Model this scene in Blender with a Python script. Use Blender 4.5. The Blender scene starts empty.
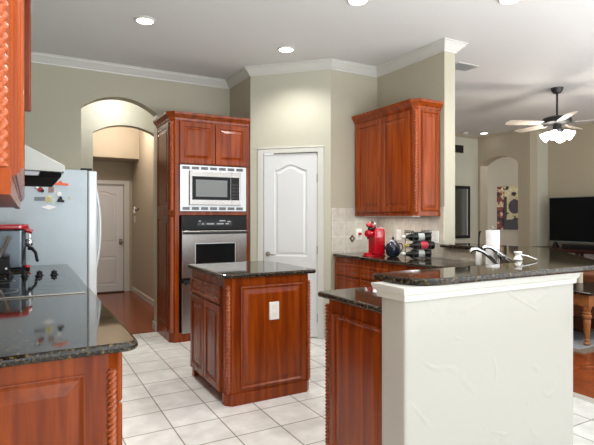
import bpy, bmesh, math, random
from mathutils import Vector, Matrix
random.seed(7)
scene = bpy.context.scene
col = scene.collection
PI = math.pi
R = math.radians

# ------------------------------------------------------------------ camera, sky, lights, exposure
cam_d = bpy.data.cameras.new('camera')
cam = bpy.data.objects.new('camera', cam_d)
col.objects.link(cam)
cam.location = (0, 0, 1.309)
cam.rotation_euler = (R(90), 0, R(-29.134))
cam_d.sensor_width = 36
cam_d.lens = 487.07 / 594 * 36
cam_d.shift_y = -5.88 / 594
cam_d.clip_start = 0.05
scene.camera = cam

world = bpy.data.worlds.new('sky')
scene.world = world
world.use_nodes = True
bg = world.node_tree.nodes['Background']
bg.inputs[0].default_value = (0.93, 0.97, 1.0, 1)
bg.inputs[1].default_value = 0.95

scene.view_settings.view_transform = 'Standard'
scene.view_settings.look = 'None'
scene.view_settings.gamma = 1
scene.view_settings.use_curve_mapping = False
scene.view_settings.exposure = 0.5


def lamp(name, kind, loc, energy, color=(1, 1, 1), target=None, **kw):
    d = bpy.data.lights.new(name, kind)
    d.energy = energy
    d.color = color
    for k, v in kw.items():
        setattr(d, k, v)
    o = bpy.data.objects.new(name, d)
    col.objects.link(o)
    o.location = loc
    if target:
        o.rotation_euler = (Vector(target) - Vector(loc)).to_track_quat('-Z', 'Y').to_euler()
    return o


lamp('window_daylight', 'AREA', (1.6, -2.6, 1.55), 32, (0.93, 0.965, 1.0), (1.6, 5, 1.5), shape='RECTANGLE', size=4.5, size_y=2.1)
lamp('living_window_daylight', 'AREA', (6.2, -1.6, 1.5), 22, (0.97, 0.98, 1.0), (6.0, 5, 1.4), shape='RECTANGLE', size=3.0, size_y=2.1)
lamp('added_ceiling_fill', 'AREA', (3.0, -0.4, 1.15), 82, (0.93, 0.97, 1.0), (3.0, -0.4, 2.965), shape='RECTANGLE', size=3.0, size_y=1.4)  # added upward lamp outside the frame, brightens the kitchen ceiling
lamp('added_ceiling_fill', 'AREA', (1.3, -0.7, 1.15), 105, (0.93, 0.97, 1.0), (1.3, -0.4, 2.965), shape='RECTANGLE', size=2.0, size_y=1.4)  # second added lamp, lifts the left part of the ceiling
lamp('added_living_fill', 'AREA', (6.3, 0.6, 0.95), 98, (0.93, 0.97, 1.0), (6.3, 0.8, 2.965), shape='RECTANGLE', size=3.6, size_y=1.6)  # added upward lamp for the living room ceiling, no fixture stands here
CEIL = 2.965
CAN_LIGHTS = [(0.879, 4.207), (2.248, 4.256), (2.22, 3.025), (3.215, 2.445)]
for x, y in CAN_LIGHTS + [(0.9, 2.6)]:
    lamp('can_bulb', 'SPOT', (x, y, CEIL - 0.03), 38, (1.0, 0.97, 0.91), (x, y, 0), spot_size=R(140), spot_blend=0.7, shadow_soft_size=0.07)
lamp('vestibule_bulb', 'POINT', (0.95, 6.18, 2.72), 9, (1.0, 0.98, 0.95), shadow_soft_size=0.06)
lamp('hall_bulb', 'POINT', (1.15, 7.5, 2.7), 25, (1.0, 0.84, 0.74), shadow_soft_size=0.08)
lamp('gallery_bulb', 'POINT', (9.2, 6.6, 2.6), 12, (1.0, 0.95, 0.9), shadow_soft_size=0.1)


# ------------------------------------------------------------------ materials
def new_mat(name):
    m = bpy.data.materials.new(name)
    m.use_nodes = True
    nt = m.node_tree
    return m, nt, nt.nodes['Principled BSDF']


def srgb(r, g, b):
    f = lambda c: (c / 255 / 12.92) if c / 255 <= .04045 else ((c / 255 + .055) / 1.055) ** 2.4
    return (f(r), f(g), f(b), 1)


def plain(name, c, rough=0.5, metal=0.0, bump=0.0, bscale=60, vary=0.06, vscale=6, coat=0.0, emit=None, estr=0, trans=0, spec=None):
    m, nt, b = new_mat(name)
    N, L = nt.nodes, nt.links
    b.inputs['Roughness'].default_value = rough
    b.inputs['Metallic'].default_value = metal
    b.inputs['Coat Weight'].default_value = coat
    b.inputs['Coat Roughness'].default_value = 0.08
    if spec is not None:
        b.inputs['Specular IOR Level'].default_value = spec
    tc = N.new('ShaderNodeTexCoord')
    nz = N.new('ShaderNodeTexNoise')
    nz.inputs['Scale'].default_value = vscale
    nz.inputs['Detail'].default_value = 3
    L.new(tc.outputs['Object'], nz.inputs['Vector'])
    mx = N.new('ShaderNodeMix')
    mx.data_type = 'RGBA'
    mx.inputs['A'].default_value = tuple(v * (1 - vary) for v in c[:3]) + (1,)
    mx.inputs['B'].default_value = tuple(min(1, v * (1 + vary)) for v in c[:3]) + (1,)
    L.new(nz.outputs['Fac'], mx.inputs['Factor'])
    L.new(mx.outputs['Result'], b.inputs['Base Color'])
    if bump:
        n2 = N.new('ShaderNodeTexNoise')
        n2.inputs['Scale'].default_value = bscale
        L.new(tc.outputs['Object'], n2.inputs['Vector'])
        bp = N.new('ShaderNodeBump')
        bp.inputs['Strength'].default_value = bump
        bp.inputs['Distance'].default_value = 0.005
        L.new(n2.outputs['Fac'], bp.inputs['Height'])
        L.new(bp.outputs['Normal'], b.inputs['Normal'])
    if emit:
        b.inputs['Emission Color'].default_value = emit
        b.inputs['Emission Strength'].default_value = estr
    if trans:
        b.inputs['Transmission Weight'].default_value = trans
    return m


def wood(name, c1, c2, rough=0.28, scale=(22, 22, 1.3), coat=0.0):
    m, nt, b = new_mat(name)
    N, L = nt.nodes, nt.links
    tc = N.new('ShaderNodeTexCoord')
    mp = N.new('ShaderNodeMapping')
    mp.inputs['Scale'].default_value = scale
    L.new(tc.outputs['Object'], mp.inputs['Vector'])
    nz = N.new('ShaderNodeTexNoise')
    nz.inputs['Scale'].default_value = 1.0
    nz.inputs['Detail'].default_value = 5
    nz.inputs['Distortion'].default_value = 0.6
    L.new(mp.outputs['Vector'], nz.inputs['Vector'])
    cr = N.new('ShaderNodeValToRGB')
    cr.color_ramp.elements[0].position = 0.3
    cr.color_ramp.elements[0].color = c1
    cr.color_ramp.elements[1].position = 0.72
    cr.color_ramp.elements[1].color = c2
    L.new(nz.outputs['Fac'], cr.inputs['Fac'])
    L.new(cr.outputs['Color'], b.inputs['Base Color'])
    b.inputs['Roughness'].default_value = rough
    b.inputs['Specular IOR Level'].default_value = 0.35
    b.inputs['Coat Weight'].default_value = coat
    b.inputs['Coat Roughness'].default_value = 0.15
    return m


def granite(name):
    m, nt, b = new_mat(name)
    N, L = nt.nodes, nt.links
    tc = N.new('ShaderNodeTexCoord')
    n1 = N.new('ShaderNodeTexNoise')
    n1.inputs['Scale'].default_value = 75
    n1.inputs['Detail'].default_value = 4
    n1.inputs['Roughness'].default_value = 0.7
    L.new(tc.outputs['Object'], n1.inputs['Vector'])
    cr = N.new('ShaderNodeValToRGB')
    e = cr.color_ramp.elements
    e[0].position = 0.40
    e[0].color = (0.006, 0.006, 0.006, 1)
    e[1].position = 0.72
    e[1].color = (0.27, 0.18, 0.075, 1)
    k = e.new(0.52)
    k.color = (0.014, 0.012, 0.008, 1)
    k = e.new(0.60)
    k.color = (0.09, 0.06, 0.026, 1)
    L.new(n1.outputs['Fac'], cr.inputs['Fac'])
    v = N.new('ShaderNodeTexVoronoi')
    v.inputs['Scale'].default_value = 120
    L.new(tc.outputs['Object'], v.inputs['Vector'])
    cr2 = N.new('ShaderNodeValToRGB')
    cr2.color_ramp.elements[0].position = 0.08
    cr2.color_ramp.elements[0].color = (1, 1, 1, 1)
    cr2.color_ramp.elements[1].position = 0.2
    cr2.color_ramp.elements[1].color = (0, 0, 0, 1)
    L.new(v.outputs['Distance'], cr2.inputs['Fac'])
    mx = N.new('ShaderNodeMix')
    mx.data_type = 'RGBA'
    mx.inputs['B'].default_value = (0.10, 0.085, 0.06, 1)
    L.new(cr2.outputs['Color'], mx.inputs['Factor'])
    L.new(cr.outputs['Color'], mx.inputs['A'])
    L.new(mx.outputs['Result'], b.inputs['Base Color'])
    b.inputs['Roughness'].default_value = 0.05
    b.inputs['IOR'].default_value = 1.47
    return m


def tiles(name, c1, c2, grout, w, h, mortar, axes='XY', shift=(0, 0), rough=0.35, vscale=9, offset=0.0):
    m, nt, b = new_mat(name)
    N, L = nt.nodes, nt.links
    tc = N.new('ShaderNodeTexCoord')
    sp = N.new('ShaderNodeSeparateXYZ')
    L.new(tc.outputs['Object'], sp.inputs[0])
    cb = N.new('ShaderNodeCombineXYZ')
    for k in (0, 1):
        ad = N.new('ShaderNodeMath')
        ad.operation = 'ADD'
        ad.inputs[1].default_value = -shift[k] + 60 * (w if k == 0 else h)
        L.new(sp.outputs[axes[k]], ad.inputs[0])
        L.new(ad.outputs[0], cb.inputs[k])
    br = N.new('ShaderNodeTexBrick')
    br.offset = offset
    br.inputs['Scale'].default_value = 1
    br.inputs['Brick Width'].default_value = w
    br.inputs['Row Height'].default_value = h
    br.inputs['Mortar Size'].default_value = mortar
    br.inputs['Mortar Smooth'].default_value = 0.1
    br.inputs['Bias'].default_value = 0
    br.inputs['Color1'].default_value = c1
    br.inputs['Color2'].default_value = c2
    br.inputs['Mortar'].default_value = grout
    L.new(cb.outputs[0], br.inputs['Vector'])
    nz = N.new('ShaderNodeTexNoise')
    nz.inputs['Scale'].default_value = vscale
    nz.inputs['Detail'].default_value = 5
    L.new(tc.outputs['Object'], nz.inputs['Vector'])
    mr = N.new('ShaderNodeMapRange')
    mr.inputs['From Min'].default_value = 0.3
    mr.inputs['From Max'].default_value = 0.7
    mr.inputs['To Min'].default_value = 0.84
    mr.inputs['To Max'].default_value = 1.06
    L.new(nz.outputs['Fac'], mr.inputs['Value'])
    mu = N.new('ShaderNodeVectorMath')
    mu.operation = 'SCALE'
    L.new(br.outputs['Color'], mu.inputs[0])
    L.new(mr.outputs[0], mu.inputs['Scale'])
    L.new(mu.outputs[0], b.inputs['Base Color'])
    bp = N.new('ShaderNodeBump')
    bp.invert = True
    bp.inputs['Strength'].default_value = 0.3
    bp.inputs['Distance'].default_value = 0.003
    L.new(br.outputs['Fac'], bp.inputs['Height'])
    L.new(bp.outputs['Normal'], b.inputs['Normal'])
    b.inputs['Roughness'].default_value = rough
    return m


def trowel(name, c, strength=0.12):
    """painted plaster with sweeping trowel ridges"""
    m, nt, b = new_mat(name)
    N, L = nt.nodes, nt.links
    tc = N.new('ShaderNodeTexCoord')
    n0 = N.new('ShaderNodeTexNoise')
    n0.inputs['Scale'].default_value = 2.2
    n0.inputs['Detail'].default_value = 1
    L.new(tc.outputs['Object'], n0.inputs['Vector'])
    v = N.new('ShaderNodeTexVoronoi')
    v.feature = 'DISTANCE_TO_EDGE'
    v.inputs['Scale'].default_value = 3.6
    mx = N.new('ShaderNodeMix')
    mx.data_type = 'VECTOR'
    mx.inputs['Factor'].default_value = 0.45
    L.new(tc.outputs['Object'], mx.inputs['A'])
    L.new(n0.outputs['Color'], mx.inputs['B'])
    L.new(mx.outputs['Result'], v.inputs['Vector'])
    cr = N.new('ShaderNodeValToRGB')
    cr.color_ramp.elements[0].position = 0.0
    cr.color_ramp.elements[0].color = (1, 1, 1, 1)
    cr.color_ramp.elements[1].position = 0.035
    cr.color_ramp.elements[1].color = (0, 0, 0, 1)
    L.new(v.outputs['Distance'], cr.inputs['Fac'])
    n2 = N.new('ShaderNodeTexNoise')
    n2.inputs['Scale'].default_value = 7
    L.new(tc.outputs['Object'], n2.inputs['Vector'])
    mk = N.new('ShaderNodeMath')
    mk.operation = 'MULTIPLY'
    L.new(cr.outputs['Color'], mk.inputs[0])
    ms = N.new('ShaderNodeMapRange')
    ms.inputs['From Min'].default_value = 0.48
    ms.inputs['From Max'].default_value = 0.62
    L.new(n2.outputs['Fac'], ms.inputs['Value'])
    L.new(ms.outputs[0], mk.inputs[1])
    bp = N.new('ShaderNodeBump')
    bp.inputs['Strength'].default_value = strength
    bp.inputs['Distance'].default_value = 0.006
    L.new(mk.outputs[0], bp.inputs['Height'])
    L.new(bp.outputs['Normal'], b.inputs['Normal'])
    b.inputs['Base Color'].default_value = c
    b.inputs['Roughness'].default_value = 0.6
    return m


M = {}
M['wall'] = trowel('beige_wall_paint', srgb(179, 174, 155))
M['wall_cool'] = trowel('pale_wall_paint', srgb(188, 186, 170))
M['wall_tan'] = trowel('tan_wall_paint', srgb(176, 166, 145))
M['half_wall'] = trowel('white_trowelled_plaster', srgb(184, 182, 175), 0.4)
M['ceiling'] = plain('ceiling_paint', srgb(214, 215, 213), 0.9, bump=0.25, bscale=90, vary=0.02)
M['trim'] = plain('white_trim_paint', srgb(206, 206, 200), 0.4, vary=0.02)
M['door'] = plain('white_door_paint', srgb(216, 219, 220), 0.38, vary=0.02)
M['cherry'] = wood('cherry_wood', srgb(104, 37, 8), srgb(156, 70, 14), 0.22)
M['rope'] = wood('highlight_toned_rope_wood', srgb(146, 66, 34), srgb(186, 100, 58), 0.3, coat=0.5)  # lighter than the cherry: bead highlights are put into the base colour
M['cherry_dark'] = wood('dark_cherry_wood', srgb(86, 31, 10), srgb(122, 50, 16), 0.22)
M['granite'] = granite('dark_speckled_granite')
M['tile_floor'] = tiles('cream_floor_tile', srgb(238, 239, 236), srgb(230, 230, 226), srgb(140, 136, 128), 0.298, 0.298, 0.0045, 'XY', (1.097, 3.008), 0.3)
M['wood_floor'] = tiles('red_brown_floor_boards', srgb(150, 74, 36), srgb(132, 60, 28), srgb(70, 30, 14), 1.2, 0.085, 0.0012, 'YX', (0, 0), 0.2, 14, 0.5)
M['splash_x'] = tiles('stone_tile_on_side_wall', srgb(214, 205, 190), srgb(202, 193, 178), srgb(216, 210, 198), 0.152, 0.152, 0.003, 'YZ', (4.361, 0.944), 0.4, 20)
M['splash_y'] = tiles('stone_tile_on_end_wall', srgb(208, 204, 192), srgb(198, 194, 182), srgb(222, 218, 208), 0.152, 0.152, 0.003, 'XZ', (2.859, 0.944), 0.4, 20)
M['steel'] = plain('brushed_steel', srgb(172, 168, 163), 0.27, 1.0, vary=0.04, vscale=3)
M['steel_pale'] = plain('pale_trim_steel', srgb(205, 207, 209), 0.4, 0.5, vary=0.03)
M['chrome'] = plain('chrome', srgb(225, 228, 232), 0.08, 1.0, vary=0.01)
M['nickel'] = plain('satin_nickel', srgb(150, 146, 138), 0.3, 1.0, vary=0.03)
M['black_glass'] = plain('black_glass', (0.008, 0.009, 0.01, 1), 0.05, vary=0.02, spec=0.3)
M['black'] = plain('black_plastic', (0.010, 0.010, 0.011, 1), 0.35, vary=0.05, spec=0.2)
M['black_metal'] = plain('dark_bronze_metal', (0.03, 0.03, 0.032, 1), 0.45, 0.3, vary=0.05)
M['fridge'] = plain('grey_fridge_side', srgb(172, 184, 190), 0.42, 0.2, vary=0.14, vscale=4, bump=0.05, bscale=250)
M['fridge_door'] = plain('pale_fridge_door', srgb(206, 211, 213), 0.3, 0.15, vary=0.02)
M['white'] = plain('white_plastic', srgb(238, 238, 234), 0.4, vary=0.02)
M['ivory'] = plain('ivory_plastic', srgb(230, 228, 220), 0.4, vary=0.02)
M['paper'] = plain('white_paper', srgb(244, 244, 244), 0.9, vary=0.02, bump=0.2, bscale=120)
M['red'] = plain('glossy_red_plastic', srgb(176, 8, 26), 0.16, coat=0.5, vary=0.04)
M['orange'] = plain('orange_plastic', srgb(232, 90, 40), 0.4, vary=0.04)
M['yellow'] = plain('pale_yellow_plastic', srgb(225, 220, 150), 0.5, vary=0.04)
M['card'] = plain('printed_card', srgb(120, 128, 138), 0.7, vary=0.35, vscale=60)
M['photo'] = plain('printed_photo', srgb(150, 120, 112), 0.6, vary=0.5, vscale=70)
M['hood'] = plain('white_enamel', srgb(176, 180, 174), 0.3, vary=0.02)
M['grey'] = plain('grey_plastic', srgb(165, 168, 170), 0.5, vary=0.03)
M['soot'] = plain('black_filter_mesh', (0.004, 0.004, 0.004, 1), 0.8, spec=0.1)
M['steel_dark'] = plain('dark_brushed_steel', srgb(92, 100, 106), 0.22, 0.8, vary=0.05)
M['navy'] = plain('navy_glaze', srgb(24, 32, 48), 0.15, coat=0.4, vary=0.5, vscale=25)
M['bottle'] = plain('dark_bottle_glass', (0.006, 0.008, 0.006, 1), 0.07, vary=0.1)
M['label_white'] = plain('white_wine_label', srgb(186, 190, 186), 0.6, vary=0.25, vscale=60)
M['label_red'] = plain('red_wine_label', srgb(205, 62, 78), 0.6, vary=0.1, vscale=60)
M['gold'] = plain('gold_foil', srgb(190, 170, 80), 0.35, 0.6, vary=0.1)
M['foil'] = plain('white_foil', srgb(205, 205, 196), 0.35, vary=0.05)
M['honey'] = wood('honey_wood', srgb(122, 72, 36), srgb(166, 106, 58), 0.3)
M['table_top'] = wood('dark_table_top', srgb(26, 16, 12), srgb(44, 26, 18), 0.25)
M['mahogany'] = wood('mahogany_console', srgb(40, 17, 13), srgb(58, 25, 18), 0.25)
M['rug'] = plain('grey_rug_pile', srgb(150, 152, 156), 0.95, vary=0.35, vscale=26, bump=0.6, bscale=300)
M['rug_edge'] = plain('brown_rug_border', srgb(120, 104, 92), 0.95, vary=0.2, vscale=60)
M['leather'] = plain('brown_leather', srgb(112, 62, 34), 0.45, bump=0.2, bscale=150, vary=0.15)
M['glow'] = plain('lit_lamp', (1, 1, 1, 1), 0.4, emit=(1.0, 0.97, 0.92, 1), estr=6)
M['shade_glow'] = plain('lit_glass_shade', (1, 1, 1, 1), 0.3, emit=(1.0, 0.95, 0.86, 1), estr=5)
M['blade'] = wood('pale_blade_wood', srgb(178, 170, 158), srgb(200, 192, 180), 0.4, (3, 3, 3))
M['screen'] = plain('television_screen', (0.004, 0.005, 0.006, 1), 0.2, vary=0.02, spec=0.1)
M['dark_glass'] = plain('dark_picture_glass', srgb(62, 62, 52), 0.12, vary=0.08, vscale=2)
M['diamond'] = plain('brown_accent_tile', srgb(84, 62, 54), 0.3, vary=0.3, vscale=60)
M['threshold'] = plain('stone_threshold', srgb(190, 184, 172), 0.5, vary=0.06)
M['vent'] = plain('vent_grey', srgb(120, 124, 124), 0.5, vary=0.03)
M['candle'] = plain('cream_wax', srgb(206, 194, 172), 0.6, vary=0.03)


# ------------------------------------------------------------------ mesh helpers
class MB:
    def __init__(s):
        s.bm = bmesh.new()

    def box(s, x0, x1, y0, y1, z0, z1):
        return s.prism([(x0, y0), (x1, y0), (x1, y1), (x0, y1)], z0, z1)

    def prism(s, poly, z0, z1, frame=None):
        """poly in (a,b), extruded along c.  frame maps (a,b,c) to xyz"""
        f = frame or (lambda a, b, c: (a, b, c))
        lo = [s.bm.verts.new(f(a, b, z0)) for a, b in poly]
        hi = [s.bm.verts.new(f(a, b, z1)) for a, b in poly]
        n = len(poly)
        s.bm.faces.new(lo[::-1])
        s.bm.faces.new(hi)
        for i in range(n):
            s.bm.faces.new((lo[i], lo[(i + 1) % n], hi[(i + 1) % n], hi[i]))
        return s

    def rings(s, loops, cap0=True, cap1=True, close=False):
        vs = [[s.bm.verts.new(p) for p in lp] for lp in loops]
        n = len(vs[0])
        rng = range(len(vs)) if close else range(len(vs) - 1)
        for k in rng:
            a, b = vs[k], vs[(k + 1) % len(vs)]
            for i in range(n):
                s.bm.faces.new((a[i], a[(i + 1) % n], b[(i + 1) % n], b[i]))
        if not close:
            if cap0:
                s.bm.faces.new(vs[0][::-1])
            if cap1:
                s.bm.faces.new(vs[-1])
        return s

    def tube(s, pts, r, n=10):
        pts = [Vector(p) for p in pts]
        rr = r if isinstance(r, (list, tuple)) else [r] * len(pts)
        loops = []
        prev = None
        for i, p in enumerate(pts):
            if i == 0:
                t = pts[1] - p
            elif i == len(pts) - 1:
                t = p - pts[-2]
            else:
                t = (pts[i + 1] - p).normalized() + (p - pts[i - 1]).normalized()
            t.normalize()
            if prev is None:
                a = Vector((0, 0, 1)) if abs(t.z) < 0.9 else Vector((1, 0, 0))
                u = t.cross(a).normalized()
            else:
                u = (prev - t * prev.dot(t)).normalized()
            prev = u
            w = t.cross(u)
            loops.append([p + (u * math.cos(2 * PI * k / n) + w * math.sin(2 * PI * k / n)) * rr[i] for k in range(n)])
        return s.rings(loops)

    def lathe(s, prof, c=(0, 0, 0), n=24, axis=None):
        """prof list of (r, h) along +Z (or along a given axis vector)"""
        c = Vector(c)
        q = Vector((0, 0, 1)).rotation_difference(Vector(axis)) if axis else None
        loops = []
        for r, h in prof:
            lp = []
            for k in range(n):
                v = Vector((max(r, 1e-4) * math.cos(2 * PI * k / n), max(r, 1e-4) * math.sin(2 * PI * k / n), h))
                if q:
                    v = q @ v
                lp.append(c + v)
            loops.append(lp)
        return s.rings(loops)

    def rope(s, p0, h, rad=0.0115, pitch=0.036, strands=2, n=16):
        steps = int(h / pitch * 9)
        loops = []
        for i in range(steps + 1):
            z = h * i / steps
            lp = []
            for k in range(n):
                a = 2 * PI * k / n
                r = rad * (0.36 + 0.70 * abs(math.cos(strands * 0.5 * (a - 2 * PI * z / pitch))))
                lp.append((p0[0] + r * math.cos(a), p0[1] + r * math.sin(a), p0[2] + z))
            loops.append(lp)
        return s.rings(loops)

    def sweep(s, path, prof):
        """closed profile of (offset to the right of travel, z), mitred along an xy path"""
        P = [Vector((p[0], p[1])) for p in path]
        loops = []
        for i, p in enumerate(P):
            ns = []
            if i > 0:
                d = (p - P[i - 1]).normalized()
                ns.append(Vector((d.y, -d.x)))
            if i < len(P) - 1:
                d = (P[i + 1] - p).normalized()
                ns.append(Vector((d.y, -d.x)))
            if len(ns) == 2:
                m = (ns[0] + ns[1]).normalized()
                m = m / max(0.2, m.dot(ns[0]))
            else:
                m = ns[0]
            loops.append([(p.x + m.x * o, p.y + m.y * o, z) for o, z in prof])
        return s.rings(loops)

    def relief(s, frame, u0, u1, v0, v1, rings, arch=0.0, archfrom=99, ntop=1):
        """raised or sunk panel: rings of (inset, outward depth) on a rectangle"""
        loops = []
        for k, (i, d) in enumerate(rings):
            a, b, c, e = u0 + i, u1 - i, v0 + i, v1 - i
            lp = [(a, c), (b, c)]
            for j in range(ntop + 1):
                t = j / ntop
                u = b + (a - b) * t
                v = e
                if arch and k >= archfrom:
                    v = e - arch + arch * 0.5 * (1 - math.cos(2 * PI * t))
                lp.append((u, v))
            loops.append([frame(u, v, d) for u, v in lp])
        return s.rings(loops)


OFF = {}


def obj(name, mb, mat, parent=None, bevel=0.0, seg=2, smooth=False, local=False, label=None, origin=None):
    bm = mb.bm
    bmesh.ops.recalc_face_normals(bm, faces=bm.faces)
    off = Vector((0, 0, 0))
    if not local:
        if parent is not None:
            off = OFF[parent.name]
        elif origin is not None:
            off = Vector(origin)
        for v in bm.verts:
            v.co -= off
    me = bpy.data.meshes.new(name)
    if smooth:
        for f in bm.faces:
            f.smooth = True
        for e in bm.edges:
            if len(e.link_faces) == 2 and e.calc_face_angle(0) > R(38):
                e.smooth = False
    bm.to_mesh(me)
    bm.free()
    me.materials.append(M[mat] if isinstance(mat, str) else mat)
    o = bpy.data.objects.new(name, me)
    col.objects.link(o)
    OFF[o.name] = off
    if parent is not None:
        o.parent = parent
    elif origin is not None:
        o.location = off
    if bevel:
        md = o.modifiers.new('bevel', 'BEVEL')
        md.width = bevel
        md.segments = seg
        md.limit_method = 'ANGLE'
        md.angle_limit = R(30)
        md.harden_normals = False
    if label:
        o['label'] = label
    return o


def thing(name, label, cat, loc=(0, 0, 0), group=None, rot=(0, 0, 0)):
    o = bpy.data.objects.new(name, None)
    o.empty_display_size = 0.1
    col.objects.link(o)
    o.location = loc
    o.rotation_euler = rot
    OFF[o.name] = Vector(loc)
    tag(o, label, cat, group)
    return o


def tag(o, label, cat, group=None):
    o['label'] = label
    o['category'] = cat
    if group:
        o['group'] = group
    return o


def struct(name, mb, mat, parent=None, bevel=0.0, label=None, smooth=False):
    o = obj(name, mb, mat, parent, bevel, smooth=smooth)
    if parent is None:
        o['kind'] = 'structure'
    if label:
        o['label'] = label
    return o


def dup(root, loc, rot=None, label=None):
    r = root.copy()
    col.objects.link(r)
    r.location = loc
    if rot is not None:
        r.rotation_euler = rot
    if label:
        r['label'] = label
    for ch in list(root.children):
        c = ch.copy()
        col.objects.link(c)
        c.parent = r
        for g in list(ch.children):
            d = g.copy()
            col.objects.link(d)
            d.parent = c
    return r


def front_y(y):      # plane facing -Y : u = x, v = z, depth outward = -y
    return lambda u, v, d: (u, y - d, v)


def front_nx(x):     # plane facing -X : u = y
    return lambda u, v, d: (x - d, u, v)


def front_px(x):     # plane facing +X
    return lambda u, v, d: (x + d, u, v)


DOOR_RINGS = [(0, 0), (0, .015), (.004, .019), (.05, .019), (.058, .010), (.064, .010), (.088, .018)]
SLIM_RINGS = [(0, 0), (0, .015), (.004, .019), (.024, .019), (.03, .012), (.034, .012), (.046, .017)]
NEAR_RINGS = [(0, 0), (0, .005), (.003, .006), (.003, .010), (.007, .011), (.009, .015), (.014, .016), (.018, .020), (.05, .020), (.058, .012), (.064, .012), (.088, .019)]
PANEL_RINGS = [(0, 0), (0, .004), (.004, .012), (.012, .014), (.022, .004), (.028, .003), (.06, .010)]

# ------------------------------------------------------------------ the setting
HL = -0.34     # left wall
# floors
struct('floor_tile', MB().prism([(HL, -3), (3.5, -3), (3.5, 5.616), (HL, 5.616)], -0.06, 0.0), 'tile_floor')
struct('floor_living', MB().prism([(3.56, -3), (10.6, -3), (10.6, 9.0), (3.56, 9.0)], -0.06, 0.0), 'wood_floor')
struct('floor_hall', MB().prism([(HL, 5.616), (3.56, 5.616), (3.56, 9.4), (HL, 9.4)], -0.06, 0.0), 'wood_floor')
struct('trim_5', MB().box(3.5, 3.56, -3, 5.616, -0.06, 0.004), 'threshold')
# ceiling
struct('ceiling', MB().box(HL - .15, 10.8, -3, 9.4, CEIL, CEIL + .1), 'ceiling')


def arch_wall(a0, a1, al, ar, spring, apex, H, n=20):
    p = [(a0, 0), (al, 0), (al, spring)]
    w = ar - al
    rise = apex - spring
    rad = (w * w / 4 + rise * rise) / (2 * rise)
    cx, cz = (al + ar) / 2, apex - rad
    t0 = math.asin((w / 2) / rad)
    for i in range(1, n):
        t = -t0 + 2 * t0 * i / n
        p.append((cx + rad * math.sin(t), cz + rad * math.cos(t)))
    p += [(ar, spring), (ar, 0), (a1, 0), (a1, H), (a0, H)]
    return p


def along_x(a, b, c):
    return (a, c, b)


def along_y(a, b, c):
    return (c, a, b)


struct('wall_left', MB().box(HL - .15, HL, -3, 9.4, 0, CEIL), 'wall')
struct('wall_back', MB().prism(arch_wall(HL, 2.345, 0.515, 1.313, 2.478, 2.628, CEIL), 5.644, 5.80, along_x), 'wall')
# pantry enclosure: side, angled front, tiled end
s2 = math.sqrt(.5)


def diag(s, d, z):   # s along the angled wall, d outward into the kitchen
    return (2.195 + s * s2 - d * s2, 5.007 - s * s2 - d * s2, z)


struct('wall_nook', MB().prism([(2.195, 5.007), (2.295, 5.05), (2.295, 5.643), (2.195, 5.643)], 0, CEIL), 'wall')
DL, DR, DH = .161, .769, 2.0
w = MB()
fr = lambda a, b, c: diag(a, -c, b)
w.prism([(0, 0), (DL - .02, 0), (DL - .02, DH + .02), (DR + .02, DH + .02), (DR + .02, 0), (.9136, 0), (.9136, CEIL), (0, CEIL)], 0, .06, fr)
struct('wall_pantry', w, 'wall_cool')
struct('wall_end', MB().box(2.841, 3.47, 4.361, 4.46, 0, CEIL), 'wall')
struct('wall_right', MB().box(3.471, 3.61, 3.354, 7.0, 0, CEIL), 'wall')
# pantry door
w = MB()
for a, b, z0, z1 in ((DL - .071, DL - .004, 0, DH + .055), (DR + .004, DR + .071, 0, DH + .055), (DL - .004, DR + .004, DH + .004, DH + .055)):
    w.prism([(a, z0), (b, z0), (b, z1), (a, z1)], -.014, .0, fr)
w.prism([(DL - .071, DH + .055), (DR + .071, DH + .055), (DR + .071, DH + .068), (DL - .071, DH + .068)], -.02, .0, fr)
struct('trim_3', w, 'trim', bevel=.004)


def moulded_door(frame, u0, u1, h, split=.76, rise=.06):
    m = MB()
    groove = [(0, -.034), (0, 0), (.118, 0), (.126, -.010), (.140, -.012), (.16, -.003)]
    m.relief(frame, u0, u1, split, h, groove, arch=rise, archfrom=2, ntop=16)
    m.relief(frame, u0, u1, 0.012, split, groove, ntop=1)
    return m


d1 = struct('door_1', moulded_door(lambda u, v, d: diag(u, d - .004, v), DL, DR, DH - .004), 'door', label='white pantry door with an arched upper panel beside the oven tower')
m = MB()
c = Vector(diag(.208, 0, .896))
nrm = Vector((-s2, -s2, 0))
tan = Vector((s2, -s2, 0))
m.lathe([(.026, 0), (.026, .006), (.012, .010), (.010, .045), (.013, .05)], c, 18, nrm)
p0 = c + nrm * .046
m.tube([p0, p0 + tan * .03 + Vector((0, 0, -.001)), p0 + tan * .07 + Vector((0, 0, -.006)), p0 + tan * .108 + Vector((0, 0, -.002))], [.009, .008, .007, .006])
obj('door_handle', m, 'nickel', d1, smooth=True)
m = MB()
for z in (1.724, .95, .22):
    m.lathe([(.007, -.045), (.007, .045)], diag(DR + .002, .004, z), 10)
obj('hinge', m, 'nickel', d1, smooth=True)

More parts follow.
